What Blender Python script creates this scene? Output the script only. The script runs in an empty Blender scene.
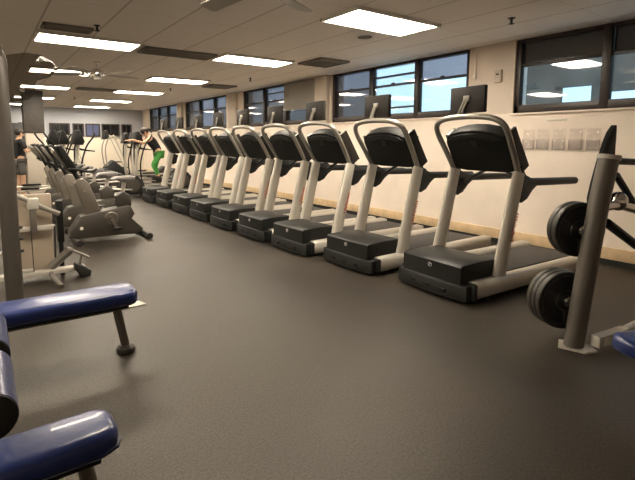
import bpy, bmesh, math, random
from mathutils import Vector, Matrix
random.seed(4)
PI = math.pi
R = math.radians
scn = bpy.context.scene
COL = scn.collection

# ------------------------------------------------------------------ materials
def mat(name, color, rough=.5, metal=0., noise=0., nscale=20., bump=0., bscale=60., coat=0., spec=.5, color2=None):
    m = bpy.data.materials.new(name); m.use_nodes = True
    nt = m.node_tree; b = nt.nodes['Principled BSDF']
    b.inputs['Base Color'].default_value = (*color, 1)
    b.inputs['Roughness'].default_value = rough
    b.inputs['Metallic'].default_value = metal
    b.inputs['Coat Weight'].default_value = coat
    b.inputs['Specular IOR Level'].default_value = spec
    tc = nt.nodes.new('ShaderNodeTexCoord')
    if noise or color2:
        n = nt.nodes.new('ShaderNodeTexNoise'); n.inputs['Scale'].default_value = nscale
        n.inputs['Detail'].default_value = 4
        nt.links.new(tc.outputs['Object'], n.inputs['Vector'])
        r = nt.nodes.new('ShaderNodeValToRGB')
        c2 = color2 or tuple(min(1, c*(1+noise)) for c in color)
        c1 = color if color2 else tuple(c*(1-noise) for c in color)
        r.color_ramp.elements[0].position = .35; r.color_ramp.elements[1].position = .65
        r.color_ramp.elements[0].color = (*c1, 1); r.color_ramp.elements[1].color = (*c2, 1)
        nt.links.new(n.outputs['Fac'], r.inputs['Fac'])
        nt.links.new(r.outputs['Color'], b.inputs['Base Color'])
    if bump:
        n2 = nt.nodes.new('ShaderNodeTexNoise'); n2.inputs['Scale'].default_value = bscale
        nt.links.new(tc.outputs['Object'], n2.inputs['Vector'])
        bp = nt.nodes.new('ShaderNodeBump'); bp.inputs['Strength'].default_value = bump
        bp.inputs['Distance'].default_value = .01
        nt.links.new(n2.outputs['Fac'], bp.inputs['Height'])
        nt.links.new(bp.outputs['Normal'], b.inputs['Normal'])
    return m

def emit(name, color, strength):
    m = bpy.data.materials.new(name); m.use_nodes = True
    nt = m.node_tree; nt.nodes.clear()
    e = nt.nodes.new('ShaderNodeEmission'); e.inputs['Color'].default_value = (*color, 1)
    e.inputs['Strength'].default_value = strength
    o = nt.nodes.new('ShaderNodeOutputMaterial'); nt.links.new(e.outputs[0], o.inputs[0])
    return m

def glass(name, tint, refl, film=0., film_col=(.3, .3, .32)):
    """flat window glass: tinted see-through, partly mirror, partly a dusty film or insect screen"""
    m = bpy.data.materials.new(name); m.use_nodes = True
    nt = m.node_tree; nt.nodes.clear()
    t = nt.nodes.new('ShaderNodeBsdfTransparent'); t.inputs['Color'].default_value = (*tint, 1)
    g = nt.nodes.new('ShaderNodeBsdfGlossy'); g.inputs['Roughness'].default_value = .03
    d = nt.nodes.new('ShaderNodeBsdfDiffuse'); d.inputs['Color'].default_value = (*film_col, 1)
    m1 = nt.nodes.new('ShaderNodeMixShader'); m1.inputs['Fac'].default_value = film
    m2 = nt.nodes.new('ShaderNodeMixShader')
    fr = nt.nodes.new('ShaderNodeLayerWeight'); fr.inputs['Blend'].default_value = .35
    ma = nt.nodes.new('ShaderNodeMath'); ma.operation = 'MULTIPLY_ADD'
    ma.inputs[1].default_value = .5; ma.inputs[2].default_value = refl; ma.use_clamp = True
    nt.links.new(fr.outputs['Fresnel'], ma.inputs[0])
    nt.links.new(ma.outputs[0], m2.inputs['Fac'])
    o = nt.nodes.new('ShaderNodeOutputMaterial')
    nt.links.new(t.outputs[0], m1.inputs[1]); nt.links.new(d.outputs[0], m1.inputs[2])
    nt.links.new(m1.outputs[0], m2.inputs[1]); nt.links.new(g.outputs[0], m2.inputs[2])
    nt.links.new(m2.outputs[0], o.inputs[0])
    return m

def floor_material():
    m = mat('speckled rubber floor', (.05, .042, .035), rough=.42, bump=.25, bscale=140)
    nt = m.node_tree; b = nt.nodes['Principled BSDF']
    tc = nt.nodes.new('ShaderNodeTexCoord')
    v = nt.nodes.new('ShaderNodeTexNoise'); v.inputs['Scale'].default_value = 90; v.inputs['Detail'].default_value = 2
    nt.links.new(tc.outputs['Object'], v.inputs['Vector'])
    r = nt.nodes.new('ShaderNodeValToRGB')
    r.color_ramp.elements[0].position = .3; r.color_ramp.elements[1].position = .72
    r.color_ramp.elements[0].color = (.009, .0076, .0060, 1); r.color_ramp.elements[1].color = (.052, .0435, .034, 1)
    nt.links.new(v.outputs['Fac'], r.inputs['Fac'])
    n = nt.nodes.new('ShaderNodeTexNoise'); n.inputs['Scale'].default_value = 1.1; n.inputs['Detail'].default_value = 5
    nt.links.new(tc.outputs['Object'], n.inputs['Vector'])
    mx = nt.nodes.new('ShaderNodeMix'); mx.data_type = 'RGBA'; mx.blend_type = 'MULTIPLY'
    mx.inputs[0].default_value = 1
    r2 = nt.nodes.new('ShaderNodeValToRGB')
    r2.color_ramp.elements[0].position = .3; r2.color_ramp.elements[1].position = .7
    r2.color_ramp.elements[0].color = (.62, .61, .60, 1); r2.color_ramp.elements[1].color = (1.25, 1.2, 1.12, 1)
    nt.links.new(n.outputs['Fac'], r2.inputs['Fac'])
    nt.links.new(r.outputs['Color'], mx.inputs[6]); nt.links.new(r2.outputs['Color'], mx.inputs[7])
    nt.links.new(mx.outputs[2], b.inputs['Base Color'])
    b.inputs['Specular Tint'].default_value = (1, .93, .82, 1)
    rr = nt.nodes.new('ShaderNodeMapRange'); rr.inputs['To Min'].default_value = .34; rr.inputs['To Max'].default_value = .54
    nt.links.new(n.outputs['Fac'], rr.inputs['Value']); nt.links.new(rr.outputs[0], b.inputs['Roughness'])
    return m

def ceiling_material():
    m = mat('ceiling tiles', (.56, .52, .47), rough=.9)
    nt = m.node_tree; b = nt.nodes['Principled BSDF']
    tc = nt.nodes.new('ShaderNodeTexCoord')
    mp = nt.nodes.new('ShaderNodeMapping'); mp.inputs['Location'].default_value = (0.0, .0, 0)
    nt.links.new(tc.outputs['Object'], mp.inputs['Vector'])
    sp = nt.nodes.new('ShaderNodeSeparateXYZ'); nt.links.new(mp.outputs[0], sp.inputs[0])
    def line(out, period, width, off):
        a = nt.nodes.new('ShaderNodeMath'); a.operation = 'ADD'; a.inputs[1].default_value = off + 100*period
        nt.links.new(out, a.inputs[0])
        c = nt.nodes.new('ShaderNodeMath'); c.operation = 'MODULO'; c.inputs[1].default_value = period
        nt.links.new(a.outputs[0], c.inputs[0])
        d = nt.nodes.new('ShaderNodeMath'); d.operation = 'LESS_THAN'; d.inputs[1].default_value = width
        nt.links.new(c.outputs[0], d.inputs[0])
        return d.outputs[0]
    lx = line(sp.outputs['X'], .61, .022, 0.02)
    ly = line(sp.outputs['Y'], 1.22, .012, .35)
    mm = nt.nodes.new('ShaderNodeMath'); mm.operation = 'MULTIPLY_ADD'; mm.inputs[1].default_value = .45
    nt.links.new(ly, mm.inputs[0]); nt.links.new(lx, mm.inputs[2]); mm.use_clamp = True
    n = nt.nodes.new('ShaderNodeTexNoise'); n.inputs['Scale'].default_value = 45
    nt.links.new(tc.outputs['Object'], n.inputs['Vector'])
    r = nt.nodes.new('ShaderNodeValToRGB')
    r.color_ramp.elements[0].color = (.80, .74, .67, 1); r.color_ramp.elements[1].color = (.90, .84, .77, 1)
    nt.links.new(n.outputs['Fac'], r.inputs['Fac'])
    mx = nt.nodes.new('ShaderNodeMix'); mx.data_type = 'RGBA'; mx.inputs[7].default_value = (.58, .52, .46, 1)
    nt.links.new(mm.outputs[0], mx.inputs[0]); nt.links.new(r.outputs['Color'], mx.inputs[6])
    nt.links.new(mx.outputs[2], b.inputs['Base Color'])
    return m

M = dict(
    post=mat('dark grey post paint', (.075, .066, .055), .42, metal=.3),
    floor=floor_material(), ceiling=ceiling_material(),
    wall=mat('warm cream wall paint', (.90, .79, .68), .75, noise=.03, nscale=3, bump=.05),
    wall_far=mat('cool grey wall paint', (.46, .48, .52), .8),
    wall_low=mat('far lower wall paint', (.78, .72, .60), .8),
    wood=mat('pale wood board', (.74, .55, .33), .5, noise=.08, nscale=9),
    frame=mat('dark bronze window frame', (.030, .020, .015), .4),
    silver=mat('silver grey powder coat', (.55, .52, .46), .38, metal=.25),
    tube=mat('satin silver tube', (.34, .32, .28), .34, metal=.6),
    rack=mat('grey metallic post', (.15, .135, .115), .42, metal=.4),
    chrome=mat('polished metal', (.75, .74, .72), .15, metal=1.),
    dark=mat('charcoal plastic', (.012, .013, .0125), .45, spec=.45),
    hood=mat('dark grey moulded plastic', (.012, .013, .0125), .45, noise=.1, nscale=5, spec=.35),
    black=mat('matt black plastic', (.006, .006, .0055), .55, spec=.3),
    rubber=mat('black rubber', (.012, .011, .010), .6),
    belt=mat('running belt rubber', (.045, .043, .042), .6, bump=.2, bscale=200),
    screen=mat('black glass screen', (.008, .009, .012), .15),
    monitor=mat('dark brown grey monitor shell', (.020, .017, .014), .5, spec=.3),
    red=mat('red print', (.55, .06, .03), .5),
    print_=mat('pale grey print', (.45, .45, .45), .5),
    blue=mat('blue vinyl upholstery', (.018, .034, .14), .3, noise=.12, nscale=6, bump=.15, bscale=25, coat=.25),
    bluedark=mat('navy vinyl edge', (.010, .016, .06), .4),
    bike=mat('grey bike shroud', (.050, .044, .036), .45),
    bikelight=mat('light grey bike column', (.15, .13, .105), .45),
    iron=mat('black cast iron plate', (.010, .0095, .009), .38, bump=.15, bscale=60),
    ironedge=mat('worn iron rim', (.055, .049, .040), .45, metal=.3),
    beige=mat('beige machine shroud', (.36, .30, .23), .6),
    vent=mat('dull grey vent', (.22, .195, .165), .6),
    white=mat('white fan enamel', (.75, .72, .66), .35),
    fanblade=mat('grey fan blade', (.42, .39, .34), .4),
    paper=glass('clear acrylic', (.995, .99, .99), .02, .04, (.9, .86, .8)),
    label_=mat('white sticker', (.75, .72, .62), .6),
    skin=mat('skin', (.62, .38, .25), .6),
    hair=mat('dark hair', (.02, .014, .010), .6),
    shirt=mat('black cotton', (.012, .011, .012), .85),
    shorts=mat('grey cotton', (.11, .105, .095), .85),
    green=mat('green leggings', (.06, .30, .05), .7),
    shoe=mat('dark shoe', (.03, .03, .03), .6),
    seatgrey=mat('grey saddle vinyl', (.16, .15, .14), .5),
    brick=mat('weathered outside wall', (.12, .095, .075), .9, noise=.3, nscale=2),
    columnup=mat('dark grey column cladding', (.05, .044, .037), .6, noise=.15, nscale=9),
    blind=mat('grey roller blind', (.26, .235, .20), .8),
    dull=mat('dark doorway paint', (.03, .03, .032), .6),
    g_clear=glass('clear window glass', (.95, .98, 1), .03),
    g_tint=glass('grey blue window glass', (.46, .42, .42), .08, .12, (.22, .21, .20)),
    g_mid=glass('blue window glass', (.54, .51, .54), .05, .12, (.22, .22, .22)),
    g_dark=glass('dark screened window glass', (.12, .12, .13), .06, .35, (.10, .095, .09)),
    g_low=glass('dark lower window glass', (.9, .95, 1.), .12, .0),
    smoke=glass('smoked clear plastic', (.58, .56, .52), .01, .08, (.10, .09, .08)),
    pier=mat('dull pilaster paint', (.60, .52, .43), .8),
    diff=emit('lit diffuser', (1.0, .87, .70), 19.0),
)

# ------------------------------------------------------------------ mesh tools
class MB:
    def __init__(s): s.bm = bmesh.new()
    def _merge(s, t, mtx=None):
        if mtx is not None: t.transform(mtx)
        me = bpy.data.meshes.new('tmp'); t.to_mesh(me); t.free()
        s.bm.from_mesh(me); bpy.data.meshes.remove(me)
    def box(s, c, d, r=0., rot=None, seg=2):
        t = bmesh.new(); bmesh.ops.create_cube(t, size=1)
        bmesh.ops.scale(t, vec=d, verts=t.verts)
        if r > 0:
            bmesh.ops.bevel(t, geom=list(t.edges), offset=min(r, min(d)*.49), segments=seg, profile=.5, affect='EDGES')
        m = Matrix.Translation(c)
        if rot is not None: m = m @ rot
        s._merge(t, m); return s
    def prism(s, pts, lo, hi, axis='y', r=0., mtx=None, seg=2):
        """outline in 2D, extruded from lo to hi along axis. 'y': (x,z)  'z': (x,y)  'x': (y,z)"""
        t = bmesh.new()
        def P(p, h):
            return {'y': (p[0], h, p[1]), 'z': (p[0], p[1], h), 'x': (h, p[0], p[1])}[axis]
        a = [t.verts.new(P(p, lo)) for p in pts]; b = [t.verts.new(P(p, hi)) for p in pts]
        n = len(pts); t.faces.new(a); t.faces.new(b[::-1])
        for i in range(n): t.faces.new((a[i], b[i], b[(i+1) % n], a[(i+1) % n]))
        bmesh.ops.recalc_face_normals(t, faces=t.faces)
        if r > 0:
            es = [e for e in t.edges if (e.verts[0] in a) == (e.verts[1] in a)]
            bmesh.ops.bevel(t, geom=es, offset=r, segments=seg, profile=.5, affect='EDGES')
        s._merge(t, mtx); return s
    def tube(s, path, r, n=10, ry=None, smooth=0, caps=True, radii=None, up=(0, 0, 1)):
        P = [Vector(p) for p in path]
        rad = radii or [1.]*len(P)
        if smooth and len(P) > 2:
            Q = []; RR = []
            for i in range(len(P)-1):
                p0 = P[max(i-1, 0)]; p1 = P[i]; p2 = P[i+1]; p3 = P[min(i+2, len(P)-1)]
                for k in range(smooth):
                    u = k/smooth
                    Q.append(.5*((2*p1)+(p2-p0)*u+(2*p0-5*p1+4*p2-p3)*u*u+(3*p1-p0-3*p2+p3)*u**3))
                    RR.append(rad[i]*(1-u)+rad[i+1]*u)
            Q.append(P[-1]); RR.append(rad[-1]); P = Q; rad = RR
        t = bmesh.new(); rings = []
        ry = ry or r
        prev = None
        for i, p in enumerate(P):
            d = (P[min(i+1, len(P)-1)]-P[max(i-1, 0)]).normalized()
            if prev is None:
                u0 = Vector(up)
                if abs(d.dot(u0)) > .97: u0 = Vector((0, 1, 0))
                a = d.cross(u0).normalized()
            else:
                a = (prev - d*prev.dot(d)).normalized()
            prev = a; b = a.cross(d)
            rings.append([t.verts.new(p + (a*math.cos(2*PI*k/n)*r + b*math.sin(2*PI*k/n)*ry)*rad[i]) for k in range(n)])
        for i in range(len(rings)-1):
            for k in range(n):
                t.faces.new((rings[i][k], rings[i][(k+1) % n], rings[i+1][(k+1) % n], rings[i+1][k]))
        if caps: t.faces.new(rings[0][::-1]); t.faces.new(rings[-1])
        bmesh.ops.recalc_face_normals(t, faces=t.faces)
        s._merge(t); return s
    def lathe(s, prof, n=32, mtx=None):
        """profile of (radius, height) turned about z"""
        t = bmesh.new(); rings = []
        for (r_, h) in prof:
            if r_ < 1e-5: rings.append([t.verts.new((0, 0, h))])
            else: rings.append([t.verts.new((r_*math.cos(2*PI*k/n), r_*math.sin(2*PI*k/n), h)) for k in range(n)])
        for i in range(len(rings)-1):
            A, B = rings[i], rings[i+1]
            for k in range(n):
                if len(A) == 1 and len(B) > 1: t.faces.new((A[0], B[k], B[(k+1) % n]))
                elif len(B) == 1 and len(A) > 1: t.faces.new((A[k], A[(k+1) % n], B[0]))
                elif len(A) > 1: t.faces.new((A[k], A[(k+1) % n], B[(k+1) % n], B[k]))
        bmesh.ops.recalc_face_normals(t, faces=t.faces)
        s._merge(t, mtx); return s
    def ball(s, c, d, n=12, rot=None):
        t = bmesh.new(); bmesh.ops.create_uvsphere(t, u_segments=n*2, v_segments=n, radius=.5)
        bmesh.ops.scale(t, vec=d, verts=t.verts)
        m = Matrix.Translation(c)
        if rot is not None: m = m @ rot
        s._merge(t, m); return s
    def build(s, name, material, parent=None, sharp=35, loc=None):
        me = bpy.data.meshes.new(name); s.bm.to_mesh(me); s.bm.free()
        me.polygons.foreach_set('use_smooth', [True]*len(me.polygons))
        me.set_sharp_from_angle(angle=R(sharp))
        me.materials.append(material)
        o = bpy.data.objects.new(name, me); COL.objects.link(o)
        if parent: o.parent = parent
        if loc: o.location = loc
        return o

def tag(o, label=None, cat=None, group=None, kind=None):
    if label: o['label'] = label
    if cat: o['category'] = cat
    if group: o['group'] = group
    if kind: o['kind'] = kind
    return o
def empty(name, loc, rz=0., label=None, cat=None, group=None):
    o = bpy.data.objects.new(name, None); COL.objects.link(o)
    o.empty_display_size = .1
    o.location = loc; o.rotation_euler = (0, 0, rz)
    return tag(o, label, cat, group)
def copy_tree(o, parent=None):
    c = o.copy(); COL.objects.link(c)
    if parent: c.parent = parent
    for ch in list(o.children): copy_tree(ch, c)
    return c
def struct(o): o['kind'] = 'structure'; return o
def text_part(body, size, name, material, parent, mtx, extrude=.001):
    cu = bpy.data.curves.new(name, 'FONT'); cu.body = body; cu.size = size; cu.extrude = extrude
    cu.align_x = 'CENTER'; cu.align_y = 'CENTER'
    t = bpy.data.objects.new(name, cu); COL.objects.link(t)
    bpy.context.view_layer.update()
    me = bpy.data.meshes.new_from_object(t.evaluated_get(bpy.context.evaluated_depsgraph_get()))
    bpy.data.objects.remove(t); bpy.data.curves.remove(cu)
    me.transform(mtx); me.materials.clear(); me.materials.append(material)
    o = bpy.data.objects.new(name, me); COL.objects.link(o)
    if parent: o.parent = parent
    return o

# ------------------------------------------------------------------ the room
XW, ZC, YF, XL, YB = 5.677, 2.61, 18.8, -5.0, -4.0
struct(MB().box(((XL+XW)/2, (YB+YF)/2, -.05), (XW-XL+.6, YF-YB+.6, .1)).build('floor', M['floor']))
struct(MB().box(((XL+XW)/2, (YB+YF)/2, ZC+.05), (XW-XL+.6, YF-YB+.6, .1)).build('ceiling', M['ceiling']))
WIN = [(0.05, 3.16, [1.14, 2.17]), (3.80, 6.72, [4.72, 5.70]), (7.50, 10.22, [8.33, 9.24]),
       (11.17, 14.15, [11.98, 13.02]), (14.90, 17.9, [15.9, 16.9])]
SILL = 1.70
w = MB()
w.box((XW+.15, (YB+YF)/2, SILL/2), (.3, YF-YB, SILL))
wr = struct(w.build('wall_right', M['wall'])); w = MB()
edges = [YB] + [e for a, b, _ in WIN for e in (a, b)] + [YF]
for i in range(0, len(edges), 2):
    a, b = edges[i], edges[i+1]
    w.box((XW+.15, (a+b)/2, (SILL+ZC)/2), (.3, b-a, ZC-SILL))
struct(w.build('wall_right_upper', mat('upper wall paint with baked shade', (.72, .62, .52), .8)))  # wall colour darkened here to stand in for dimmer light near the ceiling
struct(MB().box(((XL+XW)/2, YF+.1, (ZC+2.02)/2), (XW-XL, .2, ZC-2.02))
       .box(((XL+XW)/2, YF+.1, 1.76), (XW-XL, .2, .52)).build('wall_far', M['wall_far']))
struct(MB().box(((XL+XW)/2, YF+.1, .75), (XW-XL, .2, 1.5)).build('wall_far_lower', M['wall_low']))
struct(MB().box((XL-.1, (YB+YF)/2, ZC/2), (.2, YF-YB, ZC)).build('wall_left', M['wall']))
struct(MB().box(((XL+XW)/2, YB-.1, ZC/2), (XW-XL, .2, ZC)).build('wall_back', M['wall']))
# two-tone skirting: pale wood board above a dark rubber cove
struct(MB().box((XW-.012, (YB+YF)/2, .125), (.024, YF-YB, .13), .004).build('baseboard_right', M['wood']))
struct(MB().box((XW-.009, (YB+YF)/2, .03), (.018, YF-YB, .06)).build('trim_1', M['rubber']))
# shallow pilasters between the windows
for i, (a, b) in enumerate(((6.78, 7.15), (10.5, 10.9), (14.3, 14.7))):
    struct(MB().box((XW-.04, (a+b)/2, (SILL+ZC)/2), (.08, b-a, ZC-SILL), .004).build('trim_%d' % (i+2), M['pier']))

GL = [  # upper and lower pane material of each sash, nearest the camera first
    [('g_dark', 'g_low')]*3,
    [('g_mid', 'g_low2'), ('g_clear', 'g_clear'), ('g_mid', 'g_tint')],
    [('g_mid', 'g_tint'), ('g_mid', 'g_tint'), ('g_tint', 'g_tint')],
    [('g_mid', 'g_tint'), ('g_mid', 'g_mid'), ('g_tint', 'g_tint')],
    [('g_mid', 'g_tint'), ('g_tint', 'g_tint'), ('g_mid', 'g_tint')]]
M['g_low2'] = glass('reflective window glass', (.88, .95, 1), .08)
for i, (a, b, mull) in enumerate(WIN):
    X = XW+.07; f = MB(); zm = 2.27 if i else 2.29
    f.box((X, (a+b)/2, SILL+.05), (.09, b-a, .10), .006).box((X, (a+b)/2, ZC-.02), (.08, b-a, .04))
    f.box((X, a+.03, (SILL+ZC)/2), (.09, .06, ZC-SILL), .006).box((X, b-.03, (SILL+ZC)/2), (.09, .06, ZC-SILL), .006)
    for y in mull: f.box((X, y, (SILL+ZC)/2), (.10, .085, ZC-SILL), .006)
    fr = struct(f.build('window_%d' % (i+1), M['frame']))
    ys = [a] + mull + [b]
    for k in range(3):
        y0, y1 = ys[k]+.045, ys[k+1]-.045
        sb = MB().box((X+.005, (y0+y1)/2, zm), (.05, y1-y0, .035), .004)
        if i == 1 and k == 1: sb.box((X+.005, (y0+y1)/2, 2.42), (.045, y1-y0, .03)).box((X+.005, (y0+y1)/2, 1.90), (.045, y1-y0, .03))
        if i == 2 and k == 1: sb.box((X+.005, (y0+y1)/2, 2.45), (.045, y1-y0, .025))
        if k < 2 or i: sb.box((X-.03, (y0+y1)/2, zm+.025), (.03, .06, .02), .004)
        sb.build('sash_rail', M['frame'], fr)
        MB().box((X+.02, (y0+y1)/2, (zm+ZC-.04)/2), (.006, y1-y0, ZC-.04-zm)).build('upper_pane', M[GL[i][k][0]], fr)
        MB().box((X+.02, (y0+y1)/2, (zm+SILL+.1)/2), (.006, y1-y0, zm-SILL-.1)).build('lower_pane', M[GL[i][k][1]], fr)
    MB().box((XW-.012, (a+b)/2, SILL-.012), (.05, b-a+.04, .022), .004).build('window_sill', M['wall'], fr)
# interior windows in the far wall
for i, (a, b) in enumerate(((1.2, 1.9), (2.2, 2.86), (3.0, 3.36), (3.46, 3.95), (4.06, 4.70), (4.83, 5.18))):
    f = MB()
    for x in (a, b): f.box((x, YF-.01, 1.77), (.05, .06, .50))
    for z in (1.54, 2.0): f.box(((a+b)/2, YF-.01, z), (b-a, .06, .05))
    f.box(((a+b)/2, YF-.01, 1.77), (.03, .05, .46))
    fr = struct(f.build('window_%d' % (i+6), M['frame']))
    MB().box(((a+b)/2, YF-.004, 1.77), (b-a, .008, .46)).build('pane', M['screen'] if i != 3 else mat('bluish pane', (.10, .12, .22), .2), fr)
d = struct(MB().box((1.25, YF-.02, 1.0), (.9, .05, 2.0), .01).build('door_1', M['dull']))
MB().box((.9, YF-.06, 1.0), (.12, .03, .03), .01).build('door_handle', M['chrome'], d)
# square column, dark cladding above white plaster
c1 = struct(MB().box((1.16, 13.1, 2.08), (.46, .46, 1.06), .02).build('trim_8', M['columnup']))
c2 = struct(MB().box((1.16, 13.1, .775), (.40, .40, 1.55), .01).build('trim_9', mat('pale column paint', (.48, .43, .36), .6)))

# outside: dusk wall of the building across the way, with an opening that shows the sky
o = MB()
o.box((9.15, 1.6, .99), (.3, 7.6, 2.0))
o.box((9.15, 1.6, 3.0), (.3, 7.6, 1.30))
for (a, b) in ((-2.2, 2.95), (3.42, 3.62), (4.22, 5.4)): o.box((9.15, (a+b)/2, 2.18), (.3, b-a, .36))
o.box((9.15, 3.18, 2.28), (.3, .5, .14))
o.box((9.0, 4.17, 2.05), (.1, .12, .45))
tag(o.build('outside_building', M['brick']), 'dark building across the way seen through the nearest window', 'building')

# roller blind covering the upper half of one window bay
bl = MB().box((XW-.035, 7.62, 2.30), (.05, 1.30, .58), .01).build('roller_blind', M['blind'])
tag(bl, 'grey roller blind half lowered over the window beside the pilaster', 'blind')

# ------------------------------------------------------------------ ceiling fittings
def ceiling_light(x0, x1, y0, y1):
    t = empty('ceiling_light', ((x0+x1)/2, (y0+y1)/2, ZC-.03))
    a, b = (x1-x0)/2, (y1-y0)/2
    f = MB()
    for s_ in (-1, 1):
        f.box((0, s_*b, .012), (2*a+.04, .03, .036), .004).box((s_*a, 0, .012), (.03, 2*b+.04, .036), .004)
    f.build('frame', M['white'], t)
    MB().box((0, 0, .012), (2*a-.03, 2*b-.03, .018), .003).build('diffuser', M['diff'], t)
    return t
rows = [(3.20, 3.74), (5.90, 6.42), (8.72, 9.28), (11.48, 12.0), (14.4, 14.95), (17.3, 17.8)]
names2 = ['nearest the camera, above the treadmills and largest of all', 'second in the row over the treadmills', 'third in the row over the treadmills',
          'fourth in the row over the treadmills', 'fifth in the row over the treadmills', 'last in the row over the treadmills by the far wall']
names1 = ['behind the camera', 'largest at top left above the smoked shroud', 'second in the left hand row under the large one',
          'third in the left hand row above the grey column', 'fourth in the left hand row beside the grey column', 'farthest in the left hand row by the far wall']
proto_light = None
for j, (y0, y1) in enumerate(rows):
    for cx0, nm in ((3.02, names2[j]), (.66, names1[j]), (-1.75, None)):
        if cx0 == -1.75 and j not in (0, 1, 3): continue
        if cx0 == .66 and j == 0: cx0 = .66
        off = 0.
        if j >= 2 and cx0 == 3.02: off = -.14
        if j >= 1 and cx0 == .66: off = (0, -.04, .12, .16, .2, .2)[j]
        wd_ = 1.18 if not (cx0 == .66 and j >= 2) else 1.0
        if j == 0 and cx0 < 3: y0, y1 = 2.7, 3.2
        L = ceiling_light(cx0+off, cx0+off+wd_, y0, y1)
        if cx0 == -1.75: nm = ['left of the frame beside the camera', 'left of the frame further in', '', 'left of the frame at mid room'][j]
        tag(L, 'lit white ceiling light panel, ' + nm, 'ceiling light', 'ceiling light panels')
for (x, y) in ((-3.5, 0.), (-3.5, 9.)):
    L = ceiling_light(x, x+1.18, y, y+.55)
    tag(L, 'lit white ceiling light panel, outside the left edge, %s' % ('near end' if y < 1 else 'middle'), 'ceiling light', 'ceiling light panels')

def vent(x0, x1, y0, y1, label, slats_along_x=True, n=5):
    t = empty('ceiling_vent', ((x0+x1)/2, (y0+y1)/2, ZC-.02), 0, label, 'vent', 'ceiling vents')
    a, b = (x1-x0)/2, (y1-y0)/2
    MB().box((0, 0, .012), (2*a, 2*b, .012)).build('backing', M['vent'], t)
    f = MB()
    for s_ in (-1, 1): f.box((0, s_*b, 0), (2*a+.03, .03, .03), .003).box((s_*a, 0, 0), (.03, 2*b+.03, .03), .003)
    f.build('frame', M['vent'], t)
    sl = MB()
    for k in range(n):
        y = -b + (k+.5)*2*b/n
        sl.box((0, y, -.002), (2*a, .018, .014), rot=Matrix.Rotation(R(35), 4, 'X'))
    sl.build('slat', M['vent'], t)
vent(1.92, 2.94, 6.08, 6.46, 'long dull grey ceiling vent between the two large light panels')
vent(.64, 1.12, 5.46, 5.66, 'narrow dull vent just in front of the top left light panel', n=3)
vent(4.36, 4.92, 5.42, 5.98, 'square dark ceiling vent near the windows, above the fourth treadmill screen')
vent(4.36, 4.95, 9.2, 9.75, 'small dark ceiling vent beyond the square one, over the far treadmills')
vent(2.0, 2.9, 11.5, 11.85, 'long dull vent deep in the room between light panels')

t = MB().lathe([(0, -.012), (.06, -.012), (.085, -.006), (.09, 0), (0, 0)], 24).build('ceiling_speaker', M['vent'], loc=(3.98, 4.10, ZC-.001))
tag(t, 'round grey disc set in the ceiling near the brightest light panel', 'ceiling disc')
spr = None
for (x, y, lab) in ((4.63, 2.64, 'in front of the nearest window'), (1.14, 5.32, 'above the top left light panel'), (4.60, 7.97, 'above the far treadmills by the windows'),
                    (3.9, 10.6, 'small and deep in the room past the third light panel'), (2.35, 14.2, 'far back before the end wall')):
    if spr is None:
        spr = empty('fire_sprinkler', (x, y, ZC))
        MB().lathe([(0, 0), (.035, 0), (.035, -.006), (.012, -.012), (.012, -.05), (0, -.05)], 12).build('body', M['rubber'], spr)
        MB().lathe([(0, -.065), (.026, -.062), (.030, -.058), (0, -.054)], 12).tube([(.012, 0, -.045), (.02, 0, -.055), (0, 0, -.064)], .003, 6).tube([(-.012, 0, -.045), (-.02, 0, -.055), (0, 0, -.064)], .003, 6).build('deflector', M['rubber'], spr)
        q = spr
    else: q = copy_tree(spr); q.location = (x, y, ZC)
    tag(q, 'dark fire sprinkler head ' + lab, 'sprinkler', 'sprinkler heads')

def fan(loc, rz, label, rad=.66):
    t = empty('ceiling_fan', loc, rz, label, 'ceiling fan', 'ceiling fans')
    MB().tube([(0, 0, .06), (0, 0, ZC-loc[2]-.01)], .012, 10).lathe([(0, 0), (.05, 0), (.06, -.03), (0, -.03)], 20, Matrix.Translation((0, 0, ZC-loc[2]))).build('downrod', M['white'], t)
    MB().lathe([(0, .08), (.05, .08), (.10, .05), (.11, 0), (.10, -.035), (.05, -.05), (0, -.05)], 28).build('motor_housing', M['chrome'], t)
    MB().lathe([(0, -.05), (.045, -.05), (.06, -.06), (.055, -.08), (.03, -.09), (0, -.092)], 20).build('lamp_shade', M['white'], t)
    for k in range(5):
        a = k*2*PI/5
        m_ = Matrix.Rotation(a, 4, 'Z') @ Matrix.Rotation(R(12), 4, 'X')
        br = MB().prism([(.09, -.025), (.2, -.02), (.2, .02), (.09, .025)], -.004, .004, 'z', mtx=m_)
        br.build('blade_bracket', M['chrome'], t)
        MB().prism([(.18, -.05), (.3, -.065), (rad-.03, -.075), (rad, -.05), (rad, .05), (rad-.03, .075), (.3, .065), (.18, .05)],
                   -.004, .004, 'z', .002, m_, 1).build('blade', M['fanblade'], t)
fan((1.62, 7.70, 2.41), R(10), 'white ceiling fan with lamp, hanging between the second light panels', .70)
fan((1.69, 2.76, 2.42), R(26.6), 'ceiling fan cut off by the top edge, only blades in view', .70)

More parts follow.
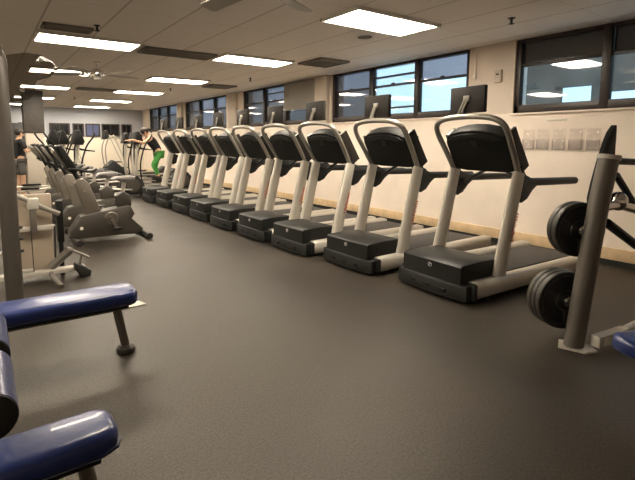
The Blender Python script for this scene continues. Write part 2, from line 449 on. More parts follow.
# ------------------------------------------------------------------ wall fittings
t = empty('wall_thermostat', (XW, 3.36, 2.19), 0, 'small beige box mounted on the wall left of the nearest window', 'wall box')
MB().box((-.02, 0, 0), (.05, .10, .17), .02).build('cover', mat('beige plastic', (.50, .44, .36), .5), t)
MB().box((-.047, 0, .02), (.006, .035, .02), .002).build('display', M['dark'], t)
t = MB().tube([(XW-.015, 3.70, 2.60), (XW-.015, 3.70, 2.25)], .012, 8).box((XW-.015, 3.70, 2.22), (.03, .04, .06), .004).build('wall_conduit', M['wall'])
tag(t, 'cream conduit running down the wall right of the three sash window', 'conduit')
hold = None
labs = ['leftmost', 'second from left', 'middle one', 'fourth from left', 'rightmost']
for k, y in enumerate((2.93, 2.76, 2.58, 2.40, 2.22)):
    if hold is None:
        q = hold = empty('brochure_holder', (XW, y, 1.25))
        MB().box((-.006, 0, .12), (.008, .13, .24), .002).box((-.034, 0, .06), (.006, .13, .12), .002).box((-.02, .064, .06), (.03, .004, .12)).box((-.02, -.064, .06), (.03, .004, .12)).box((-.02, 0, .003), (.034, .13, .006)).build('pocket', M['paper'], hold)
    else: q = copy_tree(hold); q.location = (XW, y, 1.25)
    tag(q, 'clear brochure holder on the cream wall, %s of the five' % labs[k], 'brochure holder', 'brochure holders on the wall')
t = MB().box((XW-.006, 2.62, 1.60), (.01, .22, .025), .002).build('wall_sign', M['label_'])
tag(t, 'thin pale strip label on the wall above the brochure holders', 'sign')
t = MB().box((XW-.006, 4.64, 1.41), (.012, .03, .035), .003).build('wall_button', M['dark'])
tag(t, 'tiny dark button on the cream wall below the three sash window', 'button')
t = MB().box((5.48, YF-.02, 1.50), (.28, .04, .26), .01).build('wall_panel', M['monitor'])
tag(t, 'grey panel on the far wall at the corner behind the person in green leggings', 'panel')

# ------------------------------------------------------------------ treadmill
def make_treadmill():
    t = empty('treadmill', (0, 0, 0))
    # low front bumper, slightly bowed
    N = 9
    fr = [(.035*abs(-1+2*k/(N-1))**2.2, .375-.75*k/(N-1)) for k in range(N)]
    b = MB().prism(fr + [(.30, -.375), (.30, .375)], .012, .155, 'z', .018)
    fb = b.build('front_bumper', M['dark'], t)
    sl = MB()
    for y, w_ in ((.17, .05), (0., .05), (-.17, .05)): sl.box((.0, y, .085), (.02, w_, .022), .006)
    sl.box((.004, 0, .062), (.02, .46, .008), .003)
    sl.build('tow_slot', M['black'], fb)
    hp = [(.022+.035*abs(-1+2*k/(N-1))**2.2, .305-.61*k/(N-1)) for k in range(N)]
    h = MB().prism([(.03, .15), (.03, .30), (.05, .315), (.30, .325), (.50, .315), (.54, .28), (.54, .15)], -.32, .32, 'y', .012)
    hd = h.build('motor_hood', M['hood'], t)
    e = MB()
    ring = [(.0255, .018*math.cos(a), .262+.018*math.sin(a)) for a in [2*PI*k/20 for k in range(21)]]
    e.tube(ring, .0028, 6, caps=False)
    e.tube([(.025, .010, .256), (.025, .002, .262), (.025, -.008, .270)], .0035, 6).ball((.025, .004, .273), (.006, .008, .008), 5)
    e.build('emblem', M['print_'], hd)
    for s_ in (-1, 1):
        y = .342*s_
        sec = [(y+.066*math.copysign(abs(math.cos(a))**.75, math.cos(a)), .10+.078*math.copysign(abs(math.sin(a))**.75, math.sin(a))) for a in [2*PI*k/16 for k in range(16)]]
        r_ = MB().prism(sec, .13, 2.06, 'x', .015)
        rl = r_.build('side_rail', M['silver'], t)
        MB().box((.125, y, .095), (.05, .132, .15), .02).build('front_cap', M['dark'], rl)
        MB().box((2.075, y, .10), (.04, .12, .135), .018).build('end_cap', M['silver'], rl)
        # slanting post
        zs = ((.52, .15), (.565, .36), (.655, .72), (.735, 1.03), (.745, 1.07))
        P = MB()
        pts = [(x, .335*s_, z) for x, z in zs]
        P.tube(pts, .078, 14, ry=.042, up=(0, 1, 0), radii=[1.08, 1.02, .97, .93, .88])
        po = P.build('upright_post', M['silver'], t)
        # armrest with its gusset
        A = MB().tube([(.76, .335*s_, .985), (1.10, .338*s_, .975), (1.70, .338*s_, .960)], .030, 12, ry=.037, radii=[1, 1, .95])
        A.ball((1.70, .338*s_, .960), (.056, .056, .070), 6)
        A.prism([(.75, 1.13), (.82, 1.05), (1.00, .985), (1.02, .955), (.93, .90), (.86, .83), (.78, .80), (.72, .84)], .335*s_-.024, .335*s_+.024, 'y', .008)
        A.build('armrest', M['dark'], t)
        for x in (.36, 1.92): MB().lathe([(0, 0), (.03, 0), (.03, .02), (.012, .025), (.012, .04), (0, .04)], 12, Matrix.Translation((x, y, 0))).build('foot', M['rubber'], t)
    dk = MB().box((1.29, 0, .105), (1.46, .545, .06), .006).build('running_deck', M['dark'], t)
    bt = MB().box((1.27, 0, .142), (1.48, .47, .016), .006).tube([(2.01, -.235, .113), (2.01, .235, .113)], .035, 16)
    bt.build('running_belt', M['belt'], dk)
    # silver loop round the console
    lp = [(.745, .335, 1.05), (.69, .342, 1.14), (.60, .354, 1.28), (.505, .362, 1.42), (.455, .335, 1.505), (.425, .23, 1.552), (.415, 0, 1.568)]
    lp = lp + [(x, -y, z) for x, y, z in lp[-2::-1]]
    MB().tube(lp, .026, 12, smooth=5).build('handle_loop', M['tube'], t)
    # console slab leaning parallel to the loop
    u = Vector((-.22, 0, .35)).normalized(); nn = Vector((u.z, 0, -u.x))
    m_ = Matrix(((0, u.x, nn.x, .735), (1, 0, 0, 0), (0, u.z, nn.z, 1.075), (0, 0, 0, 1)))
    out = [(-.325, 0), (-.318, .30), (-.295, .365), (-.22, .405), (-.11, .43), (0, .437), (.11, .43), (.22, .405), (.295, .365), (.318, .30), (.325, 0), (.2, -.02), (-.2, -.02)]
    c = MB().prism(out, .0, .13, 'z', .014, m_)
    cn = c.build('console', M['black'], t)
    MB().prism([(-.29, .335), (-.22, .378), (-.11, .40), (0, .408), (.11, .40), (.22, .378), (.29, .335), (.2, .325), (0, .36), (-.2, .325)], -.012, .004, 'z', .004, m_).build('rim', M['dark'], cn)
    MB().prism([(-.035, .265), (.035, .265), (.035, .335), (-.035, .335)], -.008, .002, 'z', .003, m_).build('badge', M['monitor'], cn)
    MB().prism([(-.20, .05), (.20, .05), (.20, .33), (-.20, .33)], .126, .134, 'z', .002, m_).build('display', M['screen'], cn)
    for s_ in (-1, 1):
        MB().prism([(s_*.335, -.04), (s_*.312, -.04), (s_*.302, .37), (s_*.325, .37)], .03, .17, 'z', .006, m_).build('side_panel', M['monitor'], cn)
        MB().prism([(s_*.31, .375), (s_*.29, .375), (s_*.29, .36), (s_*.31, .36)], .04, .14, 'z', .002, m_).build('tray_edge', M['silver'], cn)
    # bowed grab bar under the console
    MB().tube([(.86, .32, .93), (.90, .22, 1.0), (.92, .10, 1.07), (.925, 0, 1.08), (.92, -.10, 1.07), (.90, -.22, 1.0), (.86, -.32, .93)], .017, 10, smooth=4).build('grab_bar', M['dark'], t)
    # small television on a silver bracket
    mo = MB().box((.455, 0, 1.72), (.045, .355, .235), .008).build('monitor', M['monitor'], t)
    MB().box((.481, 0, 1.718), (.006, .32, .195), .002).build('screen', M['screen'], mo)
    MB().tube([(.41, .075, 1.56), (.415, .05, 1.63), (.430, .015, 1.73)], .011, 8).tube([(.41, .04, 1.56), (.415, .02, 1.63), (.430, -.01, 1.73)], .011, 8).box((.428, .0, 1.73), (.012, .06, .05), .003).build('monitor_bracket', M['tube'], t)
    # red lettering on the outer post
    m2 = Matrix.Translation((.635, -.335-.0425, .60)) @ Matrix.Rotation(R(14.5), 4, 'Y') @ Matrix.Rotation(PI/2, 4, 'X') @ Matrix.Translation((.022, 0, 0)) @ Matrix.Rotation(PI/2, 4, 'Z')
    text_part('LifeFitness', .062, 'brand_lettering', M['red'], t, m2, .0015)
    return t
tm = make_treadmill()
TM = [(3.235, 2.49, -3), (3.14, 3.49, 0), (3.04, 4.44, 0), (3.02, 5.33, 0), (3.01, 6.24, 0), (3.02, 7.14, 0), (3.04, 8.05, 0), (3.02, 8.98, 0), (2.99, 9.88, 0)]
TL = ['nearest and largest treadmill, silver with dark hood, beside the weight plates',
      'second silver treadmill from the weight plates, its screen before the bright window',
      'third silver treadmill from the weight plates', 'fourth silver treadmill, below the dark square ceiling vent',
      'fifth silver treadmill, midway along the row', 'sixth silver treadmill from the weight plates',
      'seventh silver treadmill, third from the far end of the row', 'eighth silver treadmill, second from the far end',
      'ninth and farthest silver treadmill, next to the person in green leggings']
for i, (x, y, a) in enumerate(TM):
    q = tm if i == 0 else copy_tree(tm)
    q.location = (x, y, 0); q.rotation_euler = (0, 0, R(a))
    tag(q, TL[i], 'treadmill', 'row of treadmills under the windows')

# ------------------------------------------------------------------ exercise bikes
def make_bike():
    t = empty('exercise_bike', (0, 0, 0))      # local x from front (0) to rear, facing -x
    body = [(0, .10), (.0, .17), (.13, .37), (.30, .40), (.76, .47), (.80, .44), (.84, .34), (.80, .28), (.96, .12), (.90, .06), (.10, .07)]
    MB().prism(body, -.11, .11, 'y', .03).build('base_shroud', M['bike'], t)
    colm = [(.22, .36), (.09, .80), (.13, .855), (.20, .86), (.26, .80), (.40, .42)]
    cc = MB().prism(colm, -.075, .075, 'y', .02).build('front_column', M['bikelight'], t)
    MB().lathe([(0, 0), (.018, 0), (.018, .006), (0, .008)], 12, Matrix.Translation((.20, -.075, .70)) @ Matrix.Rotation(PI/2, 4, 'X')).build('bolt_cover', M['vent'], cc)
    MB().prism([(.62, .44), (.60, .60), (.70, .66), (.80, .60), (.81, .45)], -.07, .07, 'y', .02).build('seat_housing', M['bike'], t)
    MB().tube([(.70, 0, .60), (.73, 0, .80)], .028, 12).build('seat_post', M['silver'], t)
    MB().prism([(.56, .83), (.60, .86), (.80, .87), (.87, .86), (.86, .80), (.72, .78)], -.10, .10, 'y', .03).build('seat', M['seatgrey'], t)
    MB().lathe([(0, -.125), (.08, -.125), (.09, -.115), (.09, .115), (.08, .125), (0, .125)], 24, Matrix.Translation((.52, 0, .31)) @ Matrix.Rotation(PI/2, 4, 'X')).lathe([(0, -.14), (.028, -.14), (.028, .14), (0, .14)], 14, Matrix.Translation((.52, 0, .31)) @ Matrix.Rotation(PI/2, 4, 'X')).build('crank_disc', M['rack'], t)
    for s_, dx, dz in ((-1, .06, -.13), (1, -.06, .13)):
        cr = MB().prism([(.50, .30), (.54, .32), (.54+dx, .31+dz), (.50+dx, .31+dz)], .135*s_-.01, .135*s_+.01, 'y').build('crank_arm', M['chrome'], t)
        MB().box((.52+dx, .20*s_, .31+dz), (.10, .10, .025), .008).build('pedal', M['black'], cr)
    # handlebars and console
    MB().tube([(.15, 0, .84), (.08, 0, .98), (.03, 0, 1.05)], .03, 10).build('console_neck', M['black'], t)
    MB().prism([(-.12, 1.28), (-.05, 1.30), (.13, .98), (.10, .93), (.02, .96)], -.15, .15, 'y', .02).build('console', M['black'], t)
    for s_ in (-1, 1):
        MB().tube([(.04, .10*s_, .98), (.0, .24*s_, 1.0), (.10, .27*s_, .99), (.26, .26*s_, .96), (.33, .24*s_, .99)], .016, 8, smooth=3).build('handlebar', M['black'], t)
    MB().tube([(.02, .06, 1.00), (-.10, .10, 1.16), (-.16, .10, 1.25), (-.16, -.10, 1.25), (-.10, -.10, 1.16), (.02, -.06, 1.0)], .012, 8, smooth=3).build('reading_rack', M['tube'], t)
    for x, wd in ((.08, .26), (.98, .28)):
        f = MB().tube([(x, -wd, .045), (x, wd, .045)], .03, 12).build('stabiliser', M['bike'] if x < .5 else M['rubber'], t)
        for s_ in (-1, 1): MB().lathe([(0, -.025), (.04, -.025), (.045, 0), (.04, .025), (0, .025)], 14, Matrix.Translation((x, wd*s_, .045)) @ Matrix.Rotation(PI/2, 4, 'X')).build('wheel', M['rubber'], f)
    lg = MB().lathe([(0, 0), (.022, 0), (.022, .006), (0, .007)], 14, Matrix.Translation((.14, -.11, .21)) @ Matrix.Rotation(PI/2, 4, 'X')).build('round_emblem', M['label_'], t)
    return t
bk = make_bike()
BL = ['nearest grey exercise bike, standing clear on the rubber floor', 'second grey exercise bike, just behind the nearest one', 'third grey exercise bike in the row behind the nearest',
      'fourth grey exercise bike in the row', 'fifth grey exercise bike, beside the person in black']
for i, (x, y) in enumerate(((.90, 6.35), (.90, 7.30), (.90, 8.25), (.92, 9.2), (.95, 10.15))):
    q = bk if i == 0 else copy_tree(bk)
    q.location = (x, y, 0)
    tag(q, BL[i], 'exercise bike', 'row of exercise bikes')

# ------------------------------------------------------------------ ellipticals
def make_elliptical():
    t = empty('elliptical_trainer', (0, 0, 0))    # local x 0 = front (console), +x = rear drive
    MB().prism([(1.05, .06), (1.02, .22), (1.12, .44), (1.28, .54), (1.44, .52), (1.58, .38), (1.66, .16), (1.66, .06)], -.16, .16, 'y', .04).build('drive_housing', M['dark'], t)
    MB().lathe([(0, -.17), (.16, -.17), (.17, -.16), (.17, .16), (.16, .17), (0, .17)], 24, Matrix.Translation((1.32, 0, .28)) @ Matrix.Rotation(PI/2, 4, 'X')).build('flywheel_cover', M['bike'], t)
    MB().tube([(.10, 0, .06), (1.10, 0, .06)], .04, 10).tube([(.08, -.30, .04), (.08, .30, .04)], .035, 10).tube([(1.6, -.30, .04), (1.6, .30, .04)], .035, 10).build('base_frame', M['silver'], t)
    MB().tube([(.16, 0, .06), (.10, 0, .70), (.16, 0, 1.30)], .04, 12, smooth=4).build('front_column', M['silver'], t)
    cn = MB().prism([(.02, 1.28), (.10, 1.58), (.16, 1.60), (.26, 1.34), (.22, 1.26)], -.20, .20, 'y', .02).build('console', M['black'], t)
    MB().box((.205, 0, 1.46), (.01, .30, .18), .003, Matrix.Rotation(R(-21), 4, 'Y')).build('display', M['screen'], cn)
    for s_ in (-1, 1):
        ph = .12*s_
        pd = MB().tube([(.18+ph*.2, .20*s_, .32+ph*.3), (.70, .17*s_, .30+ph*.5), (1.28, .19*s_, .28+ph*.8)], .022, 10, smooth=3).build('pedal_arm', M['silver'], t)
        MB().box((.62, .19*s_, .345+ph*.5), (.36, .13, .035), .012).build('footplate', M['black'], pd)
        MB().tube([(.20+ph*.2, .23*s_, .32+ph*.3), (.14, .25*s_, .75), (.20-ph*.5, .25*s_, 1.20), (.34-ph*.6, .24*s_, 1.42), (.40-ph*.6, .20*s_, 1.52)], .019, 10, smooth=4).build('moving_handle', M['black'], t)
        MB().tube([(.17, .08*s_, 1.18), (.25, .22*s_, 1.15), (.45, .22*s_, 1.12)], .015, 8, smooth=3).build('fixed_handle', M['black'], t)
    return t
el = make_elliptical()
EL = [(3.24, 11.75, 0, 'elliptical trainer in use by the person in green leggings'), (1.68, 10.95, 4, 'elliptical trainer left of the person in green leggings, dark domed rear'),
      (3.5, 13.0, 0, 'elliptical trainer directly behind the one in use'), (1.55, 12.0, -6, 'elliptical trainer second in the middle row'),
      (1.62, 13.1, 5, 'elliptical trainer third in the middle row'), (1.7, 14.25, 0, 'elliptical trainer last in the middle row'),
      (3.6, 14.2, 0, 'elliptical trainer nearest the corner windows'),
      (1.50, 11.25, 180, 'elliptical trainer facing the other way, beside the person in black')]
for i, (x, y, a, l) in enumerate(EL):
    q = el if i == 0 else copy_tree(el)
    q.location = (x, y, 0); q.rotation_euler = (0, 0, R(a)); tag(q, ('black and silver ' if a != 180 else 'black ') + l, 'elliptical trainer', 'elliptical trainers at the back')

# a pair of stair climbers with long slanted side rails, deep at the back
def make_stepper():
    t = empty('stair_climber', (0, 0, 0))
    MB().prism([(0, .04), (.04, .50), (.30, .72), (.80, .30), (.95, .06), (.95, .04)], -.24, .24, 'y', .03).build('base_shroud', M['dark'], t)
    for k in range(3):
        MB().box((.86-.2*k, 0, .28+.19*k), (.22, .42, .03), .008).build('step', M['belt'], t)
    for s_ in (-1, 1):
        MB().tube([(.92, .27*s_, .10), (.55, .27*s_, .95), (.30, .27*s_, 1.55)], .022, 10, smooth=4).build('side_rail', M['silver'], t)
        MB().tube([(.10, .22*s_, .55), (.05, .24*s_, 1.10), (.22, .26*s_, 1.50), (.55, .27*s_, 1.42)], .020, 10, smooth=4).build('hand_rail', M['tube'], t)
    MB().prism([(.02, 1.40), (.08, 1.68), (.14, 1.70), (.22, 1.42)], -.20, .20, 'y', .02).build('console', M['black'], t)
    return t
st = make_stepper()
for i, (x, y, l) in enumerate(((3.3, 15.4, 'near the far corner windows'), (2.1, 16.0, 'left of the other one, before the end wall'))):
    q = st if i == 0 else copy_tree(st); q.location = (x, y, 0)
    tag(q, 'dark stair climber with silver rails ' + l, 'stair climber', 'stair climbers by the far wall')

# ------------------------------------------------------------------ people
def skin_mesh(name, V, E, material, parent=None, root=0, sub=2):
    """V: list of ((x,y,z), radius) ; E: list of index pairs"""
    me = bpy.data.meshes.new(name); me.from_pydata([v[0] for v in V], E, []); me.update()
    o = bpy.data.objects.new(name, me); COL.objects.link(o)
    s_ = o.modifiers.new('skin', 'SKIN'); s_.use_smooth_shade = True
    for i, v in enumerate(V):
        r_ = v[1] if isinstance(v[1], tuple) else (v[1], v[1])
        me.skin_vertices[0].data[i].radius = r_
    me.skin_vertices[0].data[root].use_root = True
    b = o.modifiers.new('sub', 'SUBSURF'); b.levels = sub; b.render_levels = sub
    bpy.context.view_layer.update()
    dg = bpy.context.evaluated_depsgraph_get()
    nm = bpy.data.meshes.new_from_object(o.evaluated_get(dg))
    nm.polygons.foreach_set('use_smooth', [True]*len(nm.polygons))
    bpy.data.objects.remove(o); bpy.data.meshes.remove(me)
    nm.materials.clear(); nm.materials.append(material)
    q = bpy.data.objects.new(name, nm); COL.objects.link(q)
    if parent: q.parent = parent
    return q

def person(loc, rz, J, label, top_mat, bottom_mat, bottom_len, sleeve, hair_long, sc_=1.):
    """J: joint positions in local space, facing +x, left = +y"""
    t = empty('person', loc, rz, label, 'person'); t.scale = (sc_, sc_, sc_)
    idx = {}; V = []; E = []
    def add(n, r_): idx[n] = len(V); V.append((J[n], r_)); return idx[n]
    rad = dict(pelvis=.105, waist=.105, chest=.125, neckb=.065, neck=.048, headb=.07, head=.092, headt=.07)
    for n in ('pelvis', 'waist', 'chest', 'neckb', 'neck', 'headb', 'head', 'headt'): add(n, rad[n])
    for a, b in zip(('pelvis', 'waist', 'chest', 'neckb', 'neck', 'headb', 'head'), ('waist', 'chest', 'neckb', 'neck', 'headb', 'head', 'headt')): E.append((idx[a], idx[b]))
    for s_ in 'LR':
        add('sh'+s_, .055); add('el'+s_, .040); add('wr'+s_, .027); add('ha'+s_, .032)
        E += [(idx['neckb'], idx['sh'+s_]), (idx['sh'+s_], idx['el'+s_]), (idx['el'+s_], idx['wr'+s_]), (idx['wr'+s_], idx['ha'+s_])]
        # fingers and thumb, short chains rooted in the palm
        h = Vector(J['ha'+s_]); w_ = Vector(J['wr'+s_]); d = (h-w_).normalized()
        side = d.cross(Vector((0, 0, 1))).normalized()
        for f in range(4):
            k = (f-1.5)*.017; ln = (.032, .040, .037, .028)[f]
            p1 = h + d*.030 + side*k; p2 = p1 + d*ln + Vector((0, 0, -.012)); p3 = p2 + d*.014 + Vector((0, 0, -.022))
            i0 = len(V)
            V += [(tuple(p1), .009), (tuple(p2), .008), (tuple(p3), .007)]
            E += [(idx['ha'+s_], i0), (i0, i0+1), (i0+1, i0+2)]
        i0 = len(V); sg = 1 if s_ == 'L' else -1
        V += [(tuple(h + side*(-.03*sg) + d*.0), .010), (tuple(h + side*(-.045*sg) + d*.03), .008)]
        E += [(idx['ha'+s_], i0), (i0, i0+1)]
        add('hi'+s_, .082); add('kn'+s_, .058); add('an'+s_, .038); add('to'+s_, .032)
        E += [(idx['pelvis'], idx['hi'+s_]), (idx['hi'+s_], idx['kn'+s_]), (idx['kn'+s_], idx['an'+s_]), (idx['an'+s_], idx['to'+s_])]
    body = skin_mesh('body', V, E, M['skin'], t)
    # face and ears
    hd = Vector(J['head']); fw = (Vector(J['face'])-hd).normalized(); sd = Vector((0, 0, 1)).cross(fw).normalized(); up = fw.cross(sd)
    MB().ball(hd+fw*.102-up*.01, (.03, .024, .04), 6).build('nose', M['skin'], body)
    for s_ in (-1, 1):
        MB().ball(hd+fw*.086+sd*.034*s_+up*.016, (.018, .022, .014), 5).build('eye', M['dark'], body)
        MB().ball(hd+sd*.090*s_-up*.005, (.04, .02, .06), 6).build('ear', M['skin'], body)
    MB().ball(hd+fw*.085-up*.045, (.016, .045, .012), 5).build('mouth', mat('lips', (.35, .12, .09), .6), body)
    hm = MB().ball(hd-fw*.018+up*.03, (.215, .205, .20), 10)
    if hair_long: hm.tube([hd-fw*.09+up*.04, hd-fw*.15+up*.02, hd-fw*.17-up*.10], .035, 8, smooth=3, radii=[1, 1, .4])
    hm.build('hair', M['hair'], t)
    # shirt
    V = [(J['pelvis'], .122), (J['waist'], .122), (J['chest'], .142), (J['neckb'], .085)]
    E = [(0, 1), (1, 2), (2, 3)]
    for s_ in 'LR':
        i0 = len(V); sh, e_ = Vector(J['sh'+s_]), Vector(J['el'+s_])
        if sleeve: V += [(tuple(sh), .072), (tuple(sh.lerp(e_, .75)), .060)]; E += [(3, i0), (i0, i0+1)]
        else: V += [(tuple(sh.lerp(Vector(J['neckb']), .25)), .062)]; E += [(3, i0)]
    skin_mesh('shirt', V, E, top_mat, t)
    V = [(J['pelvis'], .118)]; E = []
    for s_ in 'LR':
        i0 = len(V); hp, k, a = Vector(J['hi'+s_]), Vector(J['kn'+s_]), Vector(J['an'+s_])
        V += [(tuple(hp), .098)]; E += [(0, i0)]
        if bottom_len < 1: V += [(tuple(hp.lerp(k, .85)), .092)]; E += [(i0, i0+1)]
        else: V += [(tuple(k), .068), (tuple(k.lerp(a, .9)), .048)]; E += [(i0, i0+1), (i0+1, i0+2)]
    skin_mesh('shorts' if bottom_len < 1 else 'leggings', V, E, bottom_mat, t)
    for s_ in 'LR':
        a, b = Vector(J['an'+s_]), Vector(J['to'+s_])
        MB().tube([a+(a-b).normalized()*.05-Vector((0, 0, .045)), a-Vector((0, 0, .03)), b-Vector((0, 0, .005)), b+(b-a).normalized()*.06-Vector((0, 0, .01))], .045, 10, ry=.038, radii=[.9, 1.1, 1, .7], smooth=3).build('shoe', M['shoe'], t)
    return t
JM = dict(pelvis=(0, 0, .92), waist=(.0, 0, 1.06), chest=(.0, 0, 1.26), neckb=(.0, 0, 1.42), neck=(.01, 0, 1.49), headb=(.03, 0, 1.55), head=(.03, 0, 1.61), headt=(.02, 0, 1.67), face=(.2, 0, 1.56),
          shL=(0, .19, 1.40), elL=(.06, .25, 1.14), wrL=(.27, .14, 1.24), haL=(.34, .10, 1.28),
          shR=(0, -.19, 1.40), elR=(.06, -.25, 1.14), wrR=(.27, -.14, 1.24), haR=(.34, -.10, 1.28),
          hiL=(0, .10, .88), knL=(.02, .12, .48), anL=(-.02, .12, .09), toL=(.13, .14, .045),
          hiR=(0, -.10, .88), knR=(.02, -.12, .48), anR=(-.02, -.12, .09), toR=(.13, -.14, .045))
person((.76, 12.3, 0), R(20), JM, 'person in a black shirt and grey shorts standing by the machines at the left', M['shirt'], M['shorts'], .8, True, False, .95)
# woman leaning forward on the elliptical, facing the console (local +x)
JW = dict(pelvis=(-.05, 0, 1.05), waist=(.02, 0, 1.17), chest=(.12, 0, 1.32), neckb=(.20, 0, 1.44), neck=(.25, 0, 1.49), headb=(.30, 0, 1.53), head=(.32, 0, 1.58), headt=(.31, 0, 1.64), face=(.5, 0, 1.50),
          shL=(.20, .17, 1.42), elL=(.42, .22, 1.30), wrL=(.64, .23, 1.36), haL=(.71, .23, 1.38),
          shR=(.20, -.17, 1.42), elR=(.40, -.22, 1.28), wrR=(.62, -.23, 1.34), haR=(.69, -.23, 1.36),
          hiL=(-.05, .09, 1.00), knL=(.16, .14, .72), anL=(.02, .19, .43), toL=(.16, .19, .42),
          hiR=(-.05, -.09, 1.00), knR=(.02, -.14, .64), anR=(-.12, -.19, .35), toR=(.03, -.19, .335))
person((3.24+.66, 11.75, 0), PI, JW, 'person in a black top and green leggings exercising on an elliptical trainer', M['shirt'], M['green'], 1, False, True)

# ------------------------------------------------------------------ left foreground: blue benches
def pad(x0, x1, y0, y1, z0, z1, name, parent, r=.03, taper=.0):
    cx = .055
    pts = [(x0, y0), (x1-cx, y0), (x1-.015, y0+.02), (x1, y0+cx), (x1, y1-cx), (x1-.015, y1-.02), (x1-cx, y1), (x0, y1)]
    o = MB().prism(pts, z0, z1, 'z', r, seg=4).build(name, M['blue'], parent, sharp=50)
    MB().prism([(a*1+(.006 if a > 0 else 0), b+(.006 if b > (y0+y1)/2 else -.006)) for a, b in pts], z0+.026, z0+.034, 'z').build('seam_piping', M['bluedark'], o)
    MB().box(((x0+x1)/2-.02, (y0+y1)/2, z0-.008), (x1-x0-.08, y1-y0-.05, .016), .004).build('backing_board', M['black'], o)
    return o
t = empty('weight_bench', (0, 2.84, 0), R(-2.0), 'blue padded flat bench with a single grey end leg, at the left edge', 'bench')
pad(-.95, .765, -.125, .115, .348, .438, 'pad', t)
MB().box((-.25, 0, .315), (1.75, .05, .04), .006).build('spine', M['rack'], t)
for x, sx in ((.655, .05), (-.75, -.05)):
    lg = MB().tube([(x-.01, 0, .33), (x+sx, .04, .03)], .027, 14).build('leg', M['rack'], t)
    MB().lathe([(0, 0), (.058, 0), (.060, .010), (.056, .030), (.036, .045), (0, .045)], 20, Matrix.Translation((x+sx, .04, 0))).build('rubber_foot', M['bike'], lg)
MB().prism([(.66, -.02), (.835, .0), (.79, .13), (.66, .13)], .295, .303, 'z').build('bracket_plate', M['silver'], t)

t = empty('leg_curl_bench', (0, 1.48, 0), 0, 'blue padded bench with two foam rollers, at the bottom left corner', 'bench')
pad(-.95, .318, -.115, .070, .362, .452, 'pad', t, .034)
MB().box((-.30, 0, .335), (1.1, .05, .045), .006).build('spine', M['rack'], t)
for x, sx in ((.215, .05), (-.72, -.05)):
    lg = MB().tube([(x, .03, .35), (x+sx, .02, .03)], .026, 14).build('leg', M['rack'], t)
    MB().lathe([(0, 0), (.052, 0), (.05, .045), (.034, .06), (0, .06)], 20, Matrix.Translation((x+sx, .02, 0))).build('rubber_foot', M['bike'], lg)
MB().tube([(-.02, -.17, .645), (-.02, .56, .645)], .014, 10).tube([(-.02, .17, .645), (-.12, .17, .60), (-.20, .10, .345)], .02, 10, smooth=3).build('roller_bar', M['tube'], t)
for a, b in ((-.19, .13), (.20, .52)):
    rl = MB().tube([(-.02, a+.012, .645), (-.02, b-.012, .645)], .064, 28).build('foam_roller', M['blue'], t)
    for y, s_ in ((a, 1), (b, -1)):
        MB().lathe([(0, 0), (.050, 0), (.062, .006), (.0625, .02), (0, .02)], 28, Matrix.Translation((-.02, y+(.0 if s_ > 0 else 0), .645)) @ Matrix.Rotation(-PI/2*s_, 4, 'X')).build('end_cap', M['rubber'], rl)

# ------------------------------------------------------------------ left: tall machine post with shroud and pulley
t = empty('pulley_machine', (.143, 4.05, 0), 0, 'tall grey machine post with smoked shroud and pulley, at the left edge', 'cable machine')
MB().tube([(.016, 0, 0), (.010, 0, 1.0), (0, 0, 1.96), (-.035, 0, 2.06), (-.14, 0, 2.12), (-.7, 0, 2.12)], .064, 18, ry=.052, up=(0, 1, 0)).build('post', M['post'], t)
MB().box((.014, 0, .010), (.17, .14, .02), .006).build('base_plate', M['post'], t)
MB().tube([(-1.0, 0, .035), (0, 0, .035)], .03, 10).build('floor_tube', M['post'], t)
def up_(x, z): return (x*1.19, 1.35+(z-1.35)*1.19)
sh = [up_(*p) for p in [(.05, 1.60), (.05, 1.90), (.16, 1.925), (.25, 1.92), (.315, 1.885), (.345, 1.84), (.30, 1.78), (.22, 1.75), (.20, 1.66), (.16, 1.62)]]
sr = MB().prism(sh, .02, .035, 'y', .004).build('shroud', M['smoke'], t)
for x, z in ((.25, 1.885), (.335, 1.835), (.13, 1.68)):
    x, z = up_(x, z)
    MB().lathe([(0, 0), (.019, 0), (.015, .016), (0, .018)], 12, Matrix.Translation((x, .02, z)) @ Matrix.Rotation(PI/2, 4, 'X')).build('bolt', M['chrome'], sr)
MB().lathe([(0, -.014), (.06, -.014), (.05, 0), (.06, .014), (0, .014)], 20, Matrix.Translation((-.03, -.067, 2.0)) @ Matrix.Rotation(PI/2, 4, 'X')).build('pulley', M['chrome'], t)
for z in (.58, .67, .48): MB().lathe([(0, 0), (.014, 0), (.010, .035), (0, .037)], 10, Matrix.Translation((.062, -.01, z)) @ Matrix.Rotation(PI/2, 4, 'Y')).build('adjustment_pin', M['rubber'], t)

# seated row machine behind it, low silver frame
t = empty('seated_row_machine', (0, 4.78, 0), 0, 'low silver machine frame with beige shroud, behind the tall post', 'row machine')
MB().box((.33, 0, .085), (.95, .09, .05), .01).build('base_beam', M['silver'], t)
MB().box((.20, .02, .52), (.72, .04, .045), .01).build('cross_beam', M['silver'], t)
MB().box((.375, 0, .60), (.055, .05, .24), .008).build('upright', M['rack'], t)
MB().box((.38, 0, .76), (.10, .08, .11), .02).build('pivot_block', M['silver'], t)
MB().tube([(.15, -.01, .90), (.35, -.01, .79), (.40, -.01, .75), (.60, -.01, .645)], .024, 12).build('pivot_arm', M['tube'], t)
MB().box((.38, .12, .44), (.34, .05, .80), .02).build('rear_shroud', M['beige'], t)
MB().tube([(.355, -.03, .10), (.35, -.03, .52)], .004, 6).build('cable', M['rubber'], t)
MB().tube([(.545, .0, .08), (.555, .0, .53)], .009, 8).build('guide_rod', M['rubber'], t)
MB().tube([(.50, 0, .12), (.665, -.02, .27)], .040, 12).ball((.665, -.02, .27), (.085, .08, .085), 8).build('damper', M['rack'], t)
